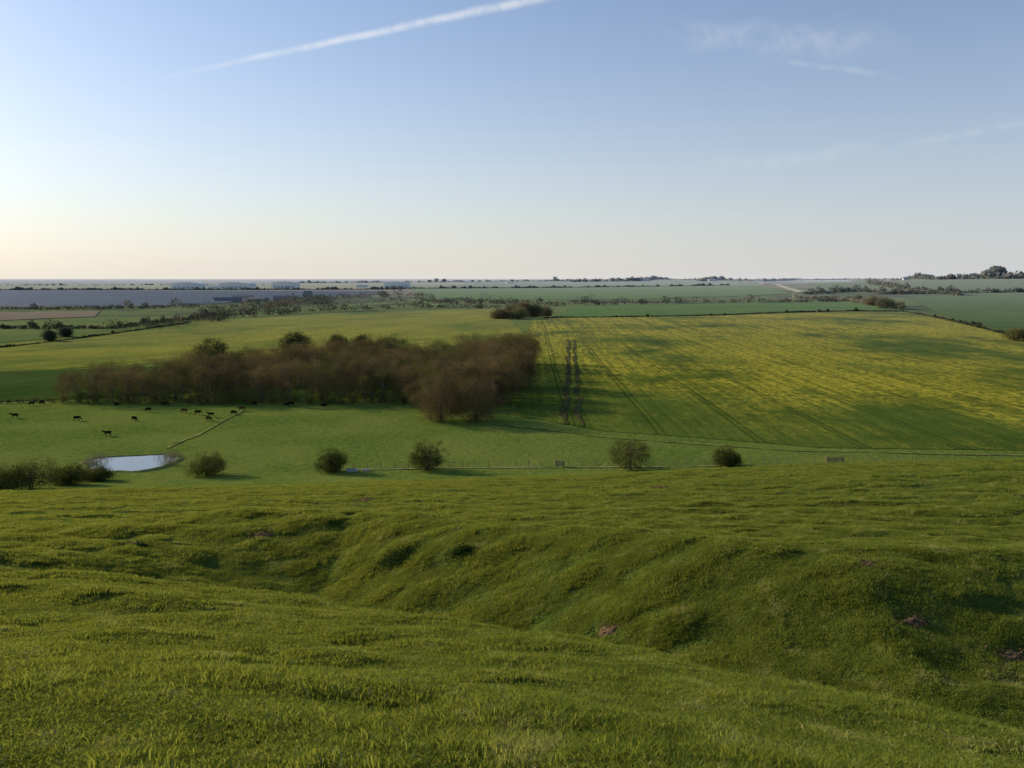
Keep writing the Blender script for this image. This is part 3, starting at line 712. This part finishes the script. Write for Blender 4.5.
# ------------------------------------------------------------------ sky
SUN_AZ=-62.0; SUN_EL=18.5
w=bpy.data.worlds.new('World'); scene.world=w; w.use_nodes=True; t=NT(w.node_tree); bg=w.node_tree.nodes['Background']
sky=t.n.new('ShaderNodeTexSky'); sky.sky_type='NISHITA'; sky.sun_disc=False; sky.sun_elevation=math.radians(SUN_EL); sky.sun_rotation=math.radians(SUN_AZ)%(2*math.pi)
sky.air_density=1.0; sky.dust_density=.8; sky.ozone_density=3.0; sky.altitude=150
D=t.n.new('ShaderNodeTexCoord').outputs['Generated']
D=t.vmath('NORMALIZE',D)
Dc=t.vmath('MAXIMUM',D,(-2.0,-2.0,0.012)); t.l.new(Dc,sky.inputs[0])
def vec(v):
    n=t.n.new('ShaderNodeCombineXYZ')
    for i in range(3): n.inputs[i].default_value=float(v[i])
    return n.outputs[0]
NN=t.noise(D,45,3,.6); NB=t.noise(D,12,2,.6)
def streak(p1,p2,w1,w2,amt,brk=.25,wob=.004):
    a,b=ray(*p1),ray(*p2); n=np.cross(a,b); n/=np.linalg.norm(n); tg=(b-a); L=np.linalg.norm(tg); tg/=L
    u=t.math('DIVIDE',t.math('SUBTRACT',t.vmath('DOT_PRODUCT',D,vec(tg)),float(a@tg)),float(L))
    e=t.math('ABSOLUTE',t.math('ADD',t.vmath('DOT_PRODUCT',D,vec(n)),t.math('MULTIPLY',t.math('SUBTRACT',NB,.5),wob)))
    ww=t.math('ADD',t.math('MULTIPLY',u,(w2-w1)/F),w1/F)
    q=t.math('DIVIDE',e,ww); band=t.mapr(q,0.0,1.0,amt,0)
    ends=t.math('MULTIPLY',t.mapr(u,-.02,.3),t.mapr(u,.75,1.12,1,0))
    return t.math('MULTIPLY',t.math('MULTIPLY',band,ends),t.mapr(NN,.3,.65,brk,1))
ms=[streak((140,82),(730,-42),3,8,.50,.45,.006),
    streak((640,28),(890,45),14,24,.15,.1,.07),streak((765,57),(890,79),3,5,.13,.1,.02),
    streak((690,167),(880,148),8,12,.10,.1,.03),streak((890,144),(1080,114),4,6,.10,.1,.015),streak((-60,152),(160,150),14,8,.14,.1,.04)]
tot=ms[0]
for q in ms[1:]: tot=t.math('MAXIMUM',tot,q)
sz=t.n.new('ShaderNodeSeparateXYZ'); t.l.new(D,sz.inputs[0]); zz=t.math('MAXIMUM',sz.outputs[2],0.0)
sd=vec((math.sin(math.radians(SUN_AZ)),math.cos(math.radians(SUN_AZ)),0))
near=t.mapr(t.vmath('DOT_PRODUCT',D,sd),-.3,.9)
hz=t.mix(near,(4.5,4.6,4.9),(5.7,5.4,4.9))
hf=t.math('MULTIPLY',t.math('EXPONENT',t.math('MULTIPLY',zz,-1/.17)),.90)
base=t.mix(hf,t.mix(1.0,sky.outputs[0],(1.02,1.03,1.09),'MULTIPLY'),hz)
col=t.mix(tot,base,(6.9,6.8,6.8))
t.set(bg.inputs[0],col); bg.inputs[1].default_value=.14
# ------------------------------------------------------------------ sun + camera
s=bpy.data.lights.new('sun','SUN'); s.energy=5.0; s.angle=math.radians(.5); s.color=(1,.83,.56); so=bpy.data.objects.new('sun',s); COL.objects.link(so)
az=math.radians(SUN_AZ); el=math.radians(SUN_EL); dv=Vector((math.sin(az)*math.cos(el),math.cos(az)*math.cos(el),math.sin(el)))
so.rotation_euler=dv.to_track_quat('Z','Y').to_euler(); so.location=(-60,40,90)
cam=bpy.data.cameras.new('camera'); co=bpy.data.objects.new('camera',cam); COL.objects.link(co); co.location=(0,0,CAMZ)
co.rotation_euler=(math.pi/2-PITCH,0,0); cam.sensor_width=36; cam.lens=F/1024*36; cam.clip_start=.1; cam.clip_end=120000; scene.camera=co
scene.view_settings.view_transform='Standard'; scene.view_settings.look='None'; scene.view_settings.exposure=0
